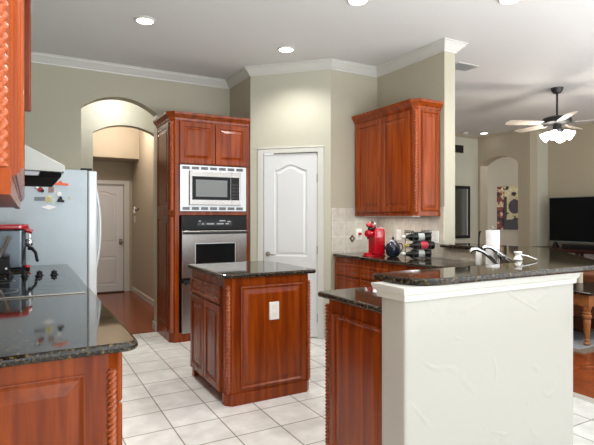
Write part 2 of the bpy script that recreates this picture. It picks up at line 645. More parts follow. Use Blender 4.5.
# hall beyond the arch
struct('wall_vestibule', MB().prism(arch_wall(HL, 1.64, 0.741, 1.56, 2.372, 2.495, CEIL), 6.6, 6.74, along_x), 'wall_cool')
struct('wall_hall_right', MB().box(1.64, 1.76, 5.80, 9.4, 0, CEIL), 'wall_tan')
struct('wall_hall_header', MB().box(HL, 1.64, 8.30, 8.9, 2.262, CEIL), 'wall_tan')
dl, dr, dh = .80, 1.50, 1.868
w = MB()
w.prism([(HL, 0), (dl, 0), (dl, dh), (dr, dh), (dr, 0), (1.64, 0), (1.64, 2.262), (HL, 2.262)], 8.9, 9.02, along_x)
struct('wall_hall_end', w, 'wall_tan')
w = MB()
for a, b, z0, z1 in ((dl - .09, dl, 0, dh + .065), (dr, dr + .09, 0, dh + .065), (dl, dr, dh, dh + .065)):
    w.box(a, b, 8.878, 8.899, z0, z1)
struct('trim_4', w, 'trim', bevel=.004)
d2 = struct('door_2', moulded_door(front_y(8.93), dl + .004, dr - .004, dh - .004, .74, .05), 'door', label='white door at the far end of the hall')
m = MB()
m.box(1.425, 1.475, 8.922, 8.93, .82, .92)
m.lathe([(.012, 0), (.012, .03), (.028, .04), (.03, .06), (.018, .072), (.003, .074)], (1.45, 8.925, .865), 16, (0, -1, 0))
obj('door_knob', m, 'nickel', d2, smooth=True)
struct('trim_6', MB().box(dl, dr, 8.84, 8.925, 0.0, 0.018), 'mahogany')

# baseboards
BB = [(0, 0), (.014, 0), (.014, .07), (.008, .09), (0, .09)]
struct('baseboard_hall', MB().sweep([(1.64, 8.876), (1.64, 6.745)][::-1], [(-a, z) for a, z in BB][::-1]), 'trim')
struct('baseboard_jamb', MB().box(1.296, 1.312, 5.632, 5.81, 0, .09), 'trim', bevel=.003)
struct('baseboard_living', MB().sweep([(3.63, 7.0), (8.2, 7.0)], BB), 'trim')

# crown mouldings
CP = [(0, CEIL - .088), (.010, CEIL - .088), (.014, CEIL - .074), (.022, CEIL - .07), (.040, CEIL - .050), (.062, CEIL - .026), (.070, CEIL - .022), (.074, CEIL - .010), (.088, CEIL - .008), (.088, CEIL), (0, CEIL)]
struct('trim_1', MB().sweep([(HL, 5.644), (2.195, 5.644), (2.195, 5.007), (2.841, 4.361), (3.471, 4.361), (3.471, 3.354), (3.61, 3.354), (3.61, 6.99)], CP), 'trim')
CP2 = [(0, CEIL - .05), (.008, CEIL - .05), (.035, CEIL - .012), (.04, CEIL), (0, CEIL)]
struct('trim_2', MB().sweep([(3.70, 7.0), (8.2, 7.0), (8.2, 5.81), (8.74, 5.81), (8.74, 0.5)], CP2), 'wall_tan')

# living room shell
struct('wall_living_back', MB().box(3.61, 8.2, 7.0, 7.12, 0, CEIL), 'wall_cool')
struct('wall_living_arch', MB().prism(arch_wall(5.81, 7.12, 6.06, 6.94, 2.36, 2.51, CEIL), 8.2, 8.42, along_y), 'wall_tan')
struct('wall_living_return', MB().box(8.42, 8.74, 5.81, 5.93, 0, CEIL), 'wall_cool')
struct('wall_television', MB().box(8.74, 8.86, 0.5, 5.93, 0, CEIL), 'wall_tan')
struct('wall_gallery', MB().box(10.2, 10.32, 5.0, 9.4, 0, CEIL), 'wall_tan')

# half wall of the peninsula with bend
HWP = [(1.355, 1.525), (2.51, 1.525), (3.61, 2.625), (3.61, 3.353), (3.471, 3.353), (3.471, 2.706), (2.445, 1.68), (1.355, 1.68)]
struct('wall_peninsula', MB().prism(HWP, 0, 1.02), 'half_wall', bevel=.012)
w = MB()
CAP = [(.0, .962), (.012, .962), (.014, .985), (.022, .992), (.030, 1.012), (.030, 1.02), (0, 1.02)]
w.sweep([(1.60, 1.68), (1.355, 1.68), (1.355, 1.525), (2.51, 1.525), (3.61, 2.625), (3.61, 3.25)], CAP)
struct('trim_7', w, 'trim')

# backsplash
struct('wall_tile_end', MB().box(2.85, 3.46, 4.351, 4.360, .915, 1.40), 'splash_y')
struct('wall_tile_right', MB().box(3.461, 3.470, 3.354, 4.350, .915, 1.40), 'splash_x')
struct('wall_tile_ledge', MB().box(3.461, 3.470, 2.72, 3.353, .915, 1.018), 'splash_x')
m = MB()
f = lambda a, b, c: (3.113 + a, 4.350 - c, 1.07 + b)
m.prism([(-.037, 0), (0, -.044), (.037, 0), (0, .044)], 0, .004, f)
m2 = MB().prism([(-.014, 0), (0, -.017), (.014, 0), (0, .017)], .004, .006, f)
t = tag(obj('accent_tile', m, 'diamond', origin=(3.113, 4.35, 1.026)), 'small brown diamond accent tile in the pale backsplash left of the red coffee machine', 'tile')
obj('tile_motif', m2, 'threshold', t)


# ------------------------------------------------------------------ ceiling fixtures
LAB = {0: 'round recessed light in the ceiling above the arch, nearest the left cabinet', 1: 'round recessed light in the ceiling in front of the white pantry door',
       2: 'round recessed light cut by the top edge, above the cherry wall cabinet', 3: 'round recessed light cut by the top edge, furthest right above the peninsula bar'}
can0 = None
for i, (x, y) in enumerate(CAN_LIGHTS):
    if can0 is None:
        can0 = thing('recessed_light', LAB[0], 'ceiling light', (x, y, CEIL - .012), 'recessed lights in the kitchen ceiling')
        obj('lens', MB().lathe([(.068, .003), (.068, .006)], (0, 0, 0), 32), 'glow', can0, local=True)
        obj('trim_ring', MB().rings([[(r * math.cos(2 * PI * k / 32), r * math.sin(2 * PI * k / 32), z) for k in range(32)] for r, z in ((.068, .003), (.070, -.001), (.084, .004), (.085, .0118), (.070, .0118))], close=True), 'trim', can0, local=True, smooth=True)
    else:
        dup(can0, (x, y, CEIL - .012), None, LAB[i])
dup(can0, (7.93, 6.62, CEIL - .012), None, 'small distant recessed ceiling light above the living room archway')
m = MB().lathe([(.05, 0), (.055, .012), (.045, .03)], (7.55, 6.75, CEIL - .031), 20)
tag(obj('smoke_detector', m, 'white', origin=(7.55, 6.75, CEIL - .031), smooth=True), 'tiny round detector on the far living room ceiling left of the distant light', 'smoke detector')
t = thing('air_register', 'grey slatted ceiling vent just right of the end of the kitchen wall', 'vent', (4.2, 3.80, CEIL - .012))
obj('frame', MB().box(4.04, 4.36, 3.70, 3.90, CEIL - .006, CEIL - .0005), 'trim', t)
for k in range(6):
    y = 3.72 + k * .03
    obj('slat', MB().prism([(y, CEIL - .016), (y + .022, CEIL - .008), (y + .022, CEIL - .0065), (y, CEIL - .0145)], 4.055, 4.345, lambda a, b, c: (c, a, b)), 'vent', t)


# ------------------------------------------------------------------ cabinets
def chamfer_box(x0, x1, y0, y1, cnl=0, cnr=0, cfl=0, cfr=0):
    p = []
    p += [(x0, y0 + cnl), (x0 + cnl, y0)] if cnl else [(x0, y0)]
    p += [(x1 - cnr, y0), (x1, y0 + cnr)] if cnr else [(x1, y0)]
    p += [(x1, y1 - cfr), (x1 - cfr, y1)] if cfr else [(x1, y1)]
    p += [(x0 + cfl, y1), (x0, y1 - cfl)] if cfl else [(x0, y1)]
    return p


# ---- island
isl = thing('island_cabinet', 'freestanding cherry kitchen island with white outlet on its end panel', 'kitchen island', (1.539, 3.55, 0))
X0, X1, Y0, Y1 = 1.205, 1.873, 3.148, 3.945
b = MB()
b.prism([(X0, Y0 + .04), (X0 + .04, Y0), (X1 - .04, Y0), (X1, Y0 + .04), (X1, Y1), (X0, Y1)], .09, .884)
b.prism([(X0, Y0 + .04), (X0 + .04, Y0), (X1 - .04, Y0), (X1, Y0 + .04), (X1, Y0 + .10), (X1 - .07, Y0 + .10), (X1 - .07, Y1 - .06), (X1, Y1 - .06), (X1, Y1), (X0, Y1), (X0, Y1 - .05), (X0 + .07, Y1 - .05), (X0 + .07, Y0 + .09), (X0, Y0 + .09)], 0, .0899)
obj('body', b, 'cherry', isl, bevel=.002)
obj('plinth', MB().prism([(X0 - .006, Y0 + .036), (X0 + .037, Y0 - .008), (X1 - .037, Y0 - .008), (X1 + .006, Y0 + .036), (X1 + .006, Y0 + .08), (X0 - .006, Y0 + .08)], 0, .085), 'cherry', isl, bevel=.004)
obj('end_panel', MB().relief(front_y(Y0), 1.30, 1.80, .105, .825, PANEL_RINGS), 'cherry', isl)
ff = front_nx(X0)
obj('drawer_front', MB().relief(ff, 3.255, 3.935, .688, .815, SLIM_RINGS), 'cherry', isl)
for a, c in ((3.255, 3.592), (3.598, 3.935)):
    obj('door', MB().relief(ff, a, c, .075, .678, DOOR_RINGS), 'cherry', isl)
for x in (X0 + .013, X1 - .013):
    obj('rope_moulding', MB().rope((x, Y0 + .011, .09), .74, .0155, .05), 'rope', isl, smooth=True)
po = obj('outlet', MB().box(1.520, 1.596, Y0 - .022, Y0 - .0005, .572, .698), 'white', isl, bevel=.003)
for z in (.607, .663):
    obj('socket', MB().box(1.541, 1.575, Y0 - .0245, Y0 - .022, z - .017, z + .017), 'ivory', po, bevel=.003)
tag(obj('countertop', MB().prism(chamfer_box(1.168, 1.91, 3.112, 3.968, .02, .02, .015, .015), .885, .915), 'granite', bevel=.013, seg=4, origin=(1.539, 3.54, .885)),
    'dark granite slab on top of the freestanding island', 'countertop')

# ---- left base run
lb = thing('base_cabinet', 'cherry base cabinet at lower left with a rope corner and raised end panel', 'cabinet', (-.03, 3.0, 0))
LX = 0.262
b = MB()
b.prism([(HL + .002, 1.62), (LX - .035, 1.62), (LX, 1.655), (LX, 4.44), (HL + .002, 4.44)], .09, .884)
b.prism([(HL + .002, 1.62), (LX - .035, 1.62), (LX, 1.655), (LX, 1.72), (LX - .07, 1.72), (LX - .07, 4.44), (HL + .002, 4.44)], 0, .0899)
obj('body', b, 'cherry', lb, bevel=.002)
obj('end_panel', MB().relief(front_y(1.62), HL + .06, .158, .11, .826, [(0, .0005), (0, .006), (.003, .007), (.012, .003), (.017, .002), (.050, .020)]), 'cherry', lb)
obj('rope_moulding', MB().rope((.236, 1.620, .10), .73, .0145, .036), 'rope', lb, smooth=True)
fp = front_px(LX)
ys = [1.69, 2.14, 2.59, 3.04, 3.49, 3.94, 4.40]
for a, c in zip(ys[:-1], ys[1:]):
    obj('drawer_front', MB().relief(fp, a + .004, c - .004, .70, .86, SLIM_RINGS), 'cherry', lb)
    obj('door', MB().relief(fp, a + .004, c - .004, .10, .69, DOOR_RINGS), 'cherry', lb)
pl = [(HL + .002, 1.585)]
rr = .045
for k in range(7):
    t_ = -PI / 2 + (PI / 2) * k / 6
    pl.append((.318 - rr + rr * math.cos(t_), 1.585 + rr + rr * math.sin(t_)))
pl += [(.311, 4.47), (HL + .002, 4.47)]
tag(obj('countertop', MB().prism(pl, .885, .915), 'granite', bevel=.013, seg=4, origin=(0, 3, .885)), 'long dark granite countertop on the left, under the cooktop and beside the fridge', 'countertop')
# cooktop
ck = thing('cooktop', 'black glass cooktop set in the left granite counter', 'cooktop', (-.02, 3.22, .9155))
obj('glass', MB().box(-.275, .262, 2.726, 3.72, .9155, .922), 'black_glass', ck, bevel=.002)
obj('edge_trim', MB().box(-.28, .267, 2.719, 2.7255, .9155, .9225), 'nickel', ck, bevel=.002)
for x, y, r in ((-.13, 2.95, .10), (.12, 2.97, .08), (-.13, 3.38, .08), (.12, 3.36, .095)):
    obj('burner_ring', MB().rings([[(x + q * math.cos(2 * PI * k / 40), y + q * math.sin(2 * PI * k / 40), z) for k in range(40)] for q, z in ((r, .9222), (r, .9226), (r - .004, .9226), (r - .004, .9222))], close=True), 'vent', ck)
for x in (-.09, -.005, .08, .166):
    k_ = obj('knob', MB().lathe([(.026, .0), (.026, .004), (.018, .006), (.017, .026), (.014, .028)], (x, 3.62, .922), 20), 'black', ck, smooth=True)
    obj('knob_grip', MB().box(x - .004, x + .004, 3.602, 3.638, .948, .957), 'black', k_, bevel=.002)

# ---- left wall cabinets
lu = thing('wall_cabinet', 'cherry wall cabinet at the left edge, closest to the viewer, with rope corner', 'cabinet', (-.18, 2.0, 1.346))
UX = -.0235
b = MB().prism([(HL + .002, 0.93), (UX - .028, 0.93), (UX, 0.958), (UX, 2.71), (HL + .002, 2.71)], 1.352, 2.36)
obj('body', b, 'cherry', lu, bevel=.002)
obj('bottom_rail', MB().prism([(HL + .01, 0.927), (UX - .026, 0.927), (UX + .002, 0.956), (UX + .002, 2.70), (UX - .02, 2.70), (UX - .02, 0.98), (HL + .01, 0.98)], 1.346, 1.392), 'cherry', lu, bevel=.002)
for a, c in ((1.0, 1.55), (1.556, 2.12), (2.126, 2.70)):
    obj('door', MB().relief(front_px(UX), a, c, 1.38, 2.31, NEAR_RINGS), 'cherry', lu)
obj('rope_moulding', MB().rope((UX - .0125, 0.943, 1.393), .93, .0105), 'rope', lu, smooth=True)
CR = [(0, 2.325), (.008, 2.325), (.012, 2.345), (.03, 2.365), (.042, 2.385), (.046, 2.40), (0, 2.40)]
obj('crown', MB().sweep([(HL + .002, 0.93), (UX - .028, 0.93), (UX, 0.958), (UX, 2.71)], CR), 'cherry', lu)
# over hood cabinet
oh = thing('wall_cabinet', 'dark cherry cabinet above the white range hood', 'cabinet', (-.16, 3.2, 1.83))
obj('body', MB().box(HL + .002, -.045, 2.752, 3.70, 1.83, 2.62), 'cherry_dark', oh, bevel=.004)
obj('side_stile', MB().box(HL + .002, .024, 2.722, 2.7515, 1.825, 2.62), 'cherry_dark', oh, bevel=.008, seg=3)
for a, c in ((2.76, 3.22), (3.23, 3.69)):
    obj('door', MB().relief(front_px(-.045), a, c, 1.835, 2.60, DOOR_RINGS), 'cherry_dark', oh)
# range hood
hd = thing('range_hood', 'white sloping range hood above the cooktop', 'range hood', (-.08, 3.2, 1.53))
prof = [(HL + .002, 1.829), (-.04, 1.829), (-.04, 1.682), (.174, 1.567), (.174, 1.534), (HL + .002, 1.545)]
obj('shell', MB().prism(prof, 2.724, 3.69, lambda a, b, c: (a, c, b)), 'hood', hd, bevel=.004)
obj('filter', MB().box(HL + .01, .160, 2.75, 3.67, 1.508, 1.533), 'soot', hd, bevel=.008)
obj('lower_lip', MB().prism([(HL + .01, 1.543), (.062, 1.5335), (.055, 1.514), (HL + .01, 1.512)], 2.736, 2.749, lambda a, b, c: (a, c, b)), 'grey', hd)

# ---- oven tower
ot = thing('oven_cabinet', 'tall cherry oven cabinet between the arch and the pantry door', 'cabinet', (1.75, 5.33, 0))
A0, A1, F, BK = 1.312, 2.188, 5.03, 5.640
b = MB()
b.prism([(A0, F + .045), (A0 + .045, F), (A1, F), (A1, BK), (A0, BK)], .0, .08)
sh = [(A0, F + .045), (A0 + .045, F), (1.398, F), (1.398, BK - .02), (A1 - .03, BK - .02), (A1 - .03, F), (A1, F), (A1, BK), (A0, BK)]
b.prism(sh, .0801, 1.858)
b.prism([(A0, F + .045), (A0 + .045, F), (A1, F), (A1, BK), (A0, BK)], 1.859, 2.36)
b.box(1.398, A1 - .03, F, BK - .02, 1.324, 1.364)
obj('body', b, 'cherry', ot, bevel=.002)
obj('plinth', MB().prism([(A0 - .008, F + .042), (A0 + .042, F - .008), (A1, F - .008), (A1, F - .0005), (A0 + .0455, F - .0005), (A0 - .0005, F + .0455), (A0 - .0005, BK), (A0 - .008, BK)], 0, .10), 'cherry', ot, bevel=.003)
for a, c in ((1.400, 1.782), (1.790, 2.160)):
    obj('door', MB().relief(front_y(F), a, c, 1.868, 2.305, DOOR_RINGS), 'cherry', ot)
for z0, z1 in ((.13, 1.33), (1.375, 2.30)):
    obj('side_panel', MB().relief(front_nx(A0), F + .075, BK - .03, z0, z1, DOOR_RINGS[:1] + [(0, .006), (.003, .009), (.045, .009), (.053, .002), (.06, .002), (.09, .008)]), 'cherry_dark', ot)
for z, h in ((.105, 1.20), (1.37, .93)):
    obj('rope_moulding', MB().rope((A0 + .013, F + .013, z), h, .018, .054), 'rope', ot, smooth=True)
obj('corner_block', MB().prism([(A0 - .006, F + .045), (A0 + .045, F - .006), (A0 + .052, F + .008), (A0 + .010, F + .05)], 1.312, 1.368), 'cherry', ot, bevel=.003)
OCR = [(0, 2.318), (.008, 2.318), (.012, 2.338), (.028, 2.358), (.042, 2.375), (.046, 2.398), (0, 2.398)]
obj('crown', MB().sweep([(A0, BK), (A0, F + .045), (A0 + .045, F), (A1, F)], OCR), 'cherry', ot)
# microwave with trim kit
mw = thing('microwave', 'built-in stainless microwave in a pale slotted trim frame, above the oven', 'microwave', (1.775, 5.3, 1.367))
b = MB()
b.box(1.404, 1.497, F - .016, F - .001, 1.367, 1.852)
b.box(2.078, 2.147, F - .016, F - .001, 1.367, 1.852)
b.box(1.497, 2.078, F - .016, F - .001, 1.367, 1.432)
b.box(1.497, 2.078, F - .016, F - .001, 1.792, 1.852)
obj('trim_frame', b, 'steel_pale', mw, bevel=.001)
obj('case', MB().box(1.50, 2.075, F - .01, F + .40, 1.434, 1.790), 'steel', mw)
b = MB()
b.box(1.50, 1.97, F - .034, F - .0105, 1.434, 1.790)
b.box(1.9701, 2.075, F - .034, F - .0105, 1.434, 1.790)
obj('door_face', b, 'steel', mw, bevel=.003)
obj('window', MB().box(1.527, 1.955, F - .037, F - .0345, 1.487, 1.735), 'black_glass', mw)
obj('window_screen', MB().box(1.565, 1.915, F - .039, F - .0375, 1.52, 1.70), 'vent', mw, bevel=.001)
obj('control_panel', MB().box(1.960, 2.055, F - .037, F - .0345, 1.487, 1.735), 'black', mw)
m = MB()
for r_ in range(5):
    for c_ in range(3):
        m.box(1.972 + c_ * .026, 1.990 + c_ * .026, F - .0385, F - .0375, 1.50 + r_ * .036, 1.522 + r_ * .036)
obj('keypad', m, 'black_metal', mw)
for zc in (1.822, 1.395):
    m = MB()
    for k in range(7):
        x = 1.428 + k * .1
        for q in range(3):
            m.box(x, x + .078, F - .0172, F - .0161, zc - .014 + q * .010, zc - .006 + q * .010)
    obj('vent_slots', m, 'black_metal', mw)
# wall oven
ov = thing('built_in_oven', 'stainless built-in oven with black control panel under the microwave', 'oven', (1.78, 5.3, .085))
obj('case', MB().box(1.415, 2.147, F - .0, F + .5, .085, 1.318), 'black', ov)
obj('control_panel', MB().box(1.415, 2.147, F - .022, F - .0005, 1.172, 1.318), 'black', ov, bevel=.002)
BT = []
for k, (a, c, z) in enumerate([(1.60, 1.625, 1.256), (1.64, 1.655, 1.226), (1.69, 1.77, 1.226), (1.80, 1.88, 1.226), (1.90, 1.94, 1.226), (1.83, 1.90, 1.258), (1.92, 1.96, 1.250)]):
    BT.append(MB().box(a, c, F - .0236, F - .0232, z, z + .012))
pd = obj('display', MB().box(1.585, 1.975, F - .0232, F - .0222, 1.205, 1.285), 'black_glass', ov)
for m in BT:
    obj('button', m, 'grey', pd)
od = obj('oven_door', MB().box(1.417, 2.145, F - .035, F - .0005, .662, 1.160), 'steel', ov, bevel=.004)
b = MB()
b.box(1.556, 2.012, F - .038, F - .0355, .792, 1.028)
obj('window_frame', b, 'steel_pale', od)
obj('window', MB().box(1.564, 2.004, F - .041, F - .0385, .80, 1.02), 'black_glass', od)
m = MB().tube([(1.43, F - .07, 1.138), (2.13, F - .07, 1.138)], .014, 12)
for x in (1.46, 2.10):
    m.tube([(x, F - .0355, 1.138), (x, F - .07, 1.138)], .009, 8)
obj('handle', m, 'black_metal', od, smooth=True)
ld = obj('lower_door', MB().box(1.417, 2.145, F - .035, F - .0005, .09, .612), 'steel', ov, bevel=.004)
m = MB().tube([(1.43, F - .07, .632), (2.13, F - .07, .632)], .013, 12)
for x in (1.46, 2.10):
    m.tube([(x, F - .0355, .600), (x, F - .07, .632)], .009, 8)
obj('handle', m, 'black', ld, smooth=True)

# ---- right wall cabinet
ru = thing('wall_cabinet', 'cherry wall cabinet with crown on the right, above the red coffee machine', 'cabinet', (3.3, 3.88, 1.318))
B0, B1 = 3.40, 4.349
RX = 3.152
obj('body', MB().prism([(RX, B0 + .04), (RX + .04, B0), (3.459, B0), (3.459, B1), (RX, B1)], 1.322, 2.36), 'cherry', ru, bevel=.002)
obj('bottom_rail', MB().prism([(RX - .003, B0 + .039), (RX + .039, B0 - .003), (3.459, B0 - .003), (3.459, B0 + .02), (RX + .05, B0 + .02), (RX + .02, B0 + .05), (RX + .02, B1), (RX - .003, B1)], 1.316, 1.35), 'cherry', ru, bevel=.002)
for a, c in ((3.472, 3.880), (3.888, 4.30)):
    obj('door', MB().relief(front_nx(RX), a, c, 1.355, 2.305, DOOR_RINGS), 'cherry', ru)
obj('end_panel', MB().relief(front_y(B0), 3.222, 3.44, 1.36, 2.30, PANEL_RINGS), 'cherry', ru)
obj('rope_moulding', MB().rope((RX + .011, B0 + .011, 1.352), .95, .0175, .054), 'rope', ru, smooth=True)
obj('crown', MB().sweep([(RX, B1), (RX, B0 + .04), (RX + .04, B0), (3.459, B0)], OCR), 'cherry', ru)
obj('light_strip', MB().box(3.20, 3.30, 3.50, 4.25, 1.306, 1.3215), 'white', ru)

lamp('cabinet_strip_bulb', 'AREA', (3.25, 3.875, 1.303), 1.5, (1.0, 0.97, 0.93), (3.25, 3.875, 0.9), shape='RECTANGLE', size=.10, size_y=.75)

# ---- right base run and peninsula base
rb = thing('base_cabinet', 'cherry base cabinet with drawers under the red coffee machine', 'cabinet', (3.17, 3.4, 0))
obj('body', MB().box(2.89, 3.468, 2.80, 4.345, .09, .884), 'cherry', rb)
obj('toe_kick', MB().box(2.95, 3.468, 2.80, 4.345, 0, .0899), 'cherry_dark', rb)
for a, c in ((3.90, 4.33), (3.45, 3.89), (3.0, 3.44)):
    for z0, z1 in ((.70, .83), (.50, .69), (.30, .49), (.10, .29)):
        obj('drawer_front', MB().relief(front_nx(2.89), a + .003, c - .003, z0 + .003, z1 - .003, SLIM_RINGS), 'cherry', rb)
pb = thing('base_cabinet', 'cherry end cabinet of the sink counter, against the white half wall', 'cabinet', (2.0, 1.95, 0))
PX = 1.385
obj('body', MB().prism([(PX, 1.683), (2.44, 1.683), (2.88, 2.12), (2.88, 2.175), (PX + .035, 2.175), (PX, 2.14)], 0, .884), 'cherry', pb, bevel=.002)
obj('end_panel', MB().relief(front_nx(PX), 1.695, 2.105, .11, .818, PANEL_RINGS), 'cherry', pb)
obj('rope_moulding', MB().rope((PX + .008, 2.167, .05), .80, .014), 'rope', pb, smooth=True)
for a, c in ((1.46, 1.93), (1.94, 2.40)):
    obj('door', MB().relief(lambda u, v, d: (u, 2.175 + d, v), a, c, .10, .86, DOOR_RINGS), 'cherry', pb)
poly = [(1.348, 1.682), (2.444, 1.682), (3.459, 2.697), (3.459, 4.349), (2.862, 4.349), (2.862, 2.62), (2.45, 2.21), (1.363, 2.21), (1.348, 2.195)]
tag(obj('countertop', MB().prism(poly, .885, .914), 'granite', bevel=.012, seg=3, origin=(2.6, 2.6, .885)), 'dark granite sink counter behind the raised bar, carrying the coffee machine', 'countertop')


def arc(cx, cy, r, a0, a1, n=8):
    return [(cx + r * math.cos(R(a0 + (a1 - a0) * k / n)), cy + r * math.sin(R(a0 + (a1 - a0) * k / n))) for k in range(n + 1)]


bar = arc(1.385 + .15, 1.475 + .15, .15, 180, 270) + arc(2.70, 1.475 + .2, .2, 270, 315) + [(3.76, 2.48), (3.76, 3.349), (3.40, 3.349), (3.40, 2.775), (2.41, 1.785), (1.40, 1.785), (1.385, 1.77)]
tag(obj('bar_top', MB().prism(bar, 1.0205, 1.052), 'granite', bevel=.013, seg=4, origin=(2.5, 2.1, 1.0205)), 'raised dark granite bar top on the white half wall', 'countertop')

# ------------------------------------------------------------------ fridge and magnets
fg = thing('refrigerator', 'grey-sided refrigerator with pale door and curved handle at the end of the left counter', 'refrigerator', (.1, 4.95, 0))
obj('cabinet', MB().box(HL + .02, .462, 4.50, 5.40, 0.02, 1.705), 'fridge', fg, bevel=.008)
obj('freezer_door', MB().box(.466, .538, 4.50, 4.86, .05, 1.70), 'fridge_door', fg, bevel=.012, seg=3)
obj('fresh_food_door', MB().box(.466, .538, 4.865, 5.40, .05, 1.70), 'fridge_door', fg, bevel=.012, seg=3)
for y in (4.80, 4.93):
    pts = []
    for k in range(13):
        t_ = k / 12
        pts.append((.548 + .052 * math.sin(PI * t_) ** .7, y, .80 + .80 * t_))
    obj('handle', MB().tube(pts, .013, 10), 'fridge_door', fg, smooth=True)
obj('hinge_cover', MB().box(.41, .50, 4.51, 4.56, 1.7055, 1.722), 'black', fg, bevel=.004)
obj('foot_grille', MB().box(HL + .04, .45, 4.53, 5.38, 0.0, .0195), 'black', fg)

MY = 4.499


def mag(name, label, mb, mat, loc):
    return tag(obj(name, mb, mat, origin=loc, bevel=.001), label, 'fridge magnet', 'magnets on the side of the fridge')


def disc_y(x, z, r, t, y=MY, n=18):
    return MB().lathe([(r, 0), (r, t)], (x, y, z), n, (0, -1, 0))


m = disc_y(.085, 1.555, .022, .008)
o = mag('magnet', 'small black white and red animal magnet at upper left of the fridge side', m, 'black', (.085, MY, 1.533))
obj('face', disc_y(.083, 1.552, .014, .003, MY - .0085), 'white', o)
obj('body', disc_y(.106, 1.530, .022, .008), 'red', o)
obj('foot', disc_y(.120, 1.520, .014, .010), 'black', o)
mag('magnet', 'small square picture magnet right of the animal magnet on the fridge', MB().box(.165, .205, MY - .004, MY, 1.508, 1.555), 'photo', (.185, MY, 1.508))
m = MB().prism([(.19, 1.572), (.315, 1.568), (.31, 1.585), (.268, 1.590), (.262, 1.606), (.246, 1.606), (.24, 1.592), (.192, 1.588)], MY - .012, MY, lambda a, b, c: (a, c, b))
mag('magnet_clip', 'orange magnetic clip just under the hood on the fridge side', m, 'orange', (.25, MY, 1.57))
mag('magnet', 'white oval magnet below the orange clip on the fridge', disc_y(.243, 1.497, .018, .006), 'white', (.243, MY, 1.48))
m = MB().prism([(.225, 1.43), (.28, 1.427), (.285, 1.442), (.268, 1.452), (.266, 1.472), (.248, 1.478), (.240, 1.462)], MY - .010, MY, lambda a, b, c: (a, c, b))
mag('magnet', 'black figurine magnet directly below the white oval magnet', m, 'black', (.25, MY, 1.427))
m = MB()
for k in range(8):
    a = 2 * PI * k / 8
    m.lathe([(.011, 0), (.011, .006)], (.169 + .019 * math.cos(a), MY, 1.454 + .019 * math.sin(a)), 12, (0, -1, 0))
o = mag('magnet', 'pale yellow flower magnet in the middle of the fridge side', m, 'yellow', (.169, MY, 1.424))
obj('flower_centre', disc_y(.169, 1.454, .014, .009), 'candle', o)
mag('business_card', 'grey card pinned left of the yellow flower magnet on the fridge', MB().box(.062, .142, MY - .003, MY, 1.438, 1.470), 'card', (.1, MY, 1.438))
m = MB().prism([(.11, 1.388), (.165, 1.366), (.222, 1.386), (.165, 1.404)], MY - .003, MY, lambda a, b, c: (a, c, b))
mag('paper_note', 'white diamond-turned paper note lowest on the fridge side', m, 'paper', (.165, MY, 1.366))
mag('magnet', 'tiny pale round magnet furthest right on the fridge side', disc_y(.326, 1.465, .011, .005), 'candle', (.326, MY, 1.454))

# ------------------------------------------------------------------ items on the left counter
em = thing('espresso_machine', 'dark espresso machine with red top rim on the left counter before the fridge', 'coffee machine', (-.12, 4.22, .9155))
b = MB().prism([(-.30, 4.08), (-.025, 4.08), (.004, 4.12), (.004, 4.38), (-.30, 4.38)], .93, 1.215)
obj('body', b, 'steel_dark', em, bevel=.012)
obj('drip_base', MB().prism([(-.31, 4.06), (-.03, 4.06), (.03, 4.12), (.03, 4.36), (-.03, 4.40), (-.31, 4.40)], .9155, .929), 'black', em, bevel=.004)
obj('red_rim', MB().prism([(-.31, 4.07), (-.03, 4.07), (.022, 4.11), (.022, 4.39), (-.31, 4.39)], 1.216, 1.252), 'red', em, bevel=.010)
obj('red_head', MB().tube([(-.02, 4.13, 1.225), (.02, 4.13, 1.205), (.045, 4.13, 1.195)], [.022, .018, .016], 12), 'red', em, smooth=True)
obj('group_head', MB().lathe([(.020, 0), (.026, .02), (.026, .045), (.018, .06)], (.025, 4.14, 1.085), 16), 'chrome', em, smooth=True)
obj('steam_pipe', MB().tube([(.012, 4.13, 1.20), (.028, 4.13, 1.17), (.026, 4.13, 1.14)], .006, 8), 'chrome', em, smooth=True)
obj('portafilter', MB().tube([(.02, 4.14, 1.075), (.045, 4.13, 1.07), (.066, 4.12, 1.04), (.075, 4.115, .985), (.082, 4.11, .975)], [.016, .013, .011, .011, .009], 10), 'black', em, smooth=True)
obj('drip_knob', MB().lathe([(.012, 0), (.022, .008), (.02, .02), (.004, .026)], (.012, 4.10, .93), 14), 'red', em, smooth=True)
gr = thing('canister', 'small black box with metal scoop beside the espresso machine, at the left picture edge', 'canister', (-.17, 3.90, .9155))
obj('box', MB().box(-.30, -.095, 3.86, 3.98, .9155, 1.03), 'black', gr, bevel=.006)
obj('dial', MB().lathe([(.008, 0), (.007, .006)], (-.115, 3.86, .955), 12, (0, -1, 0)), 'white', gr)
obj('scoop', MB().tube([(-.16, 3.92, 1.031), (-.12, 3.92, 1.11), (-.10, 3.92, 1.165)], [.018, .010, .016], 8), 'steel', gr, smooth=True)

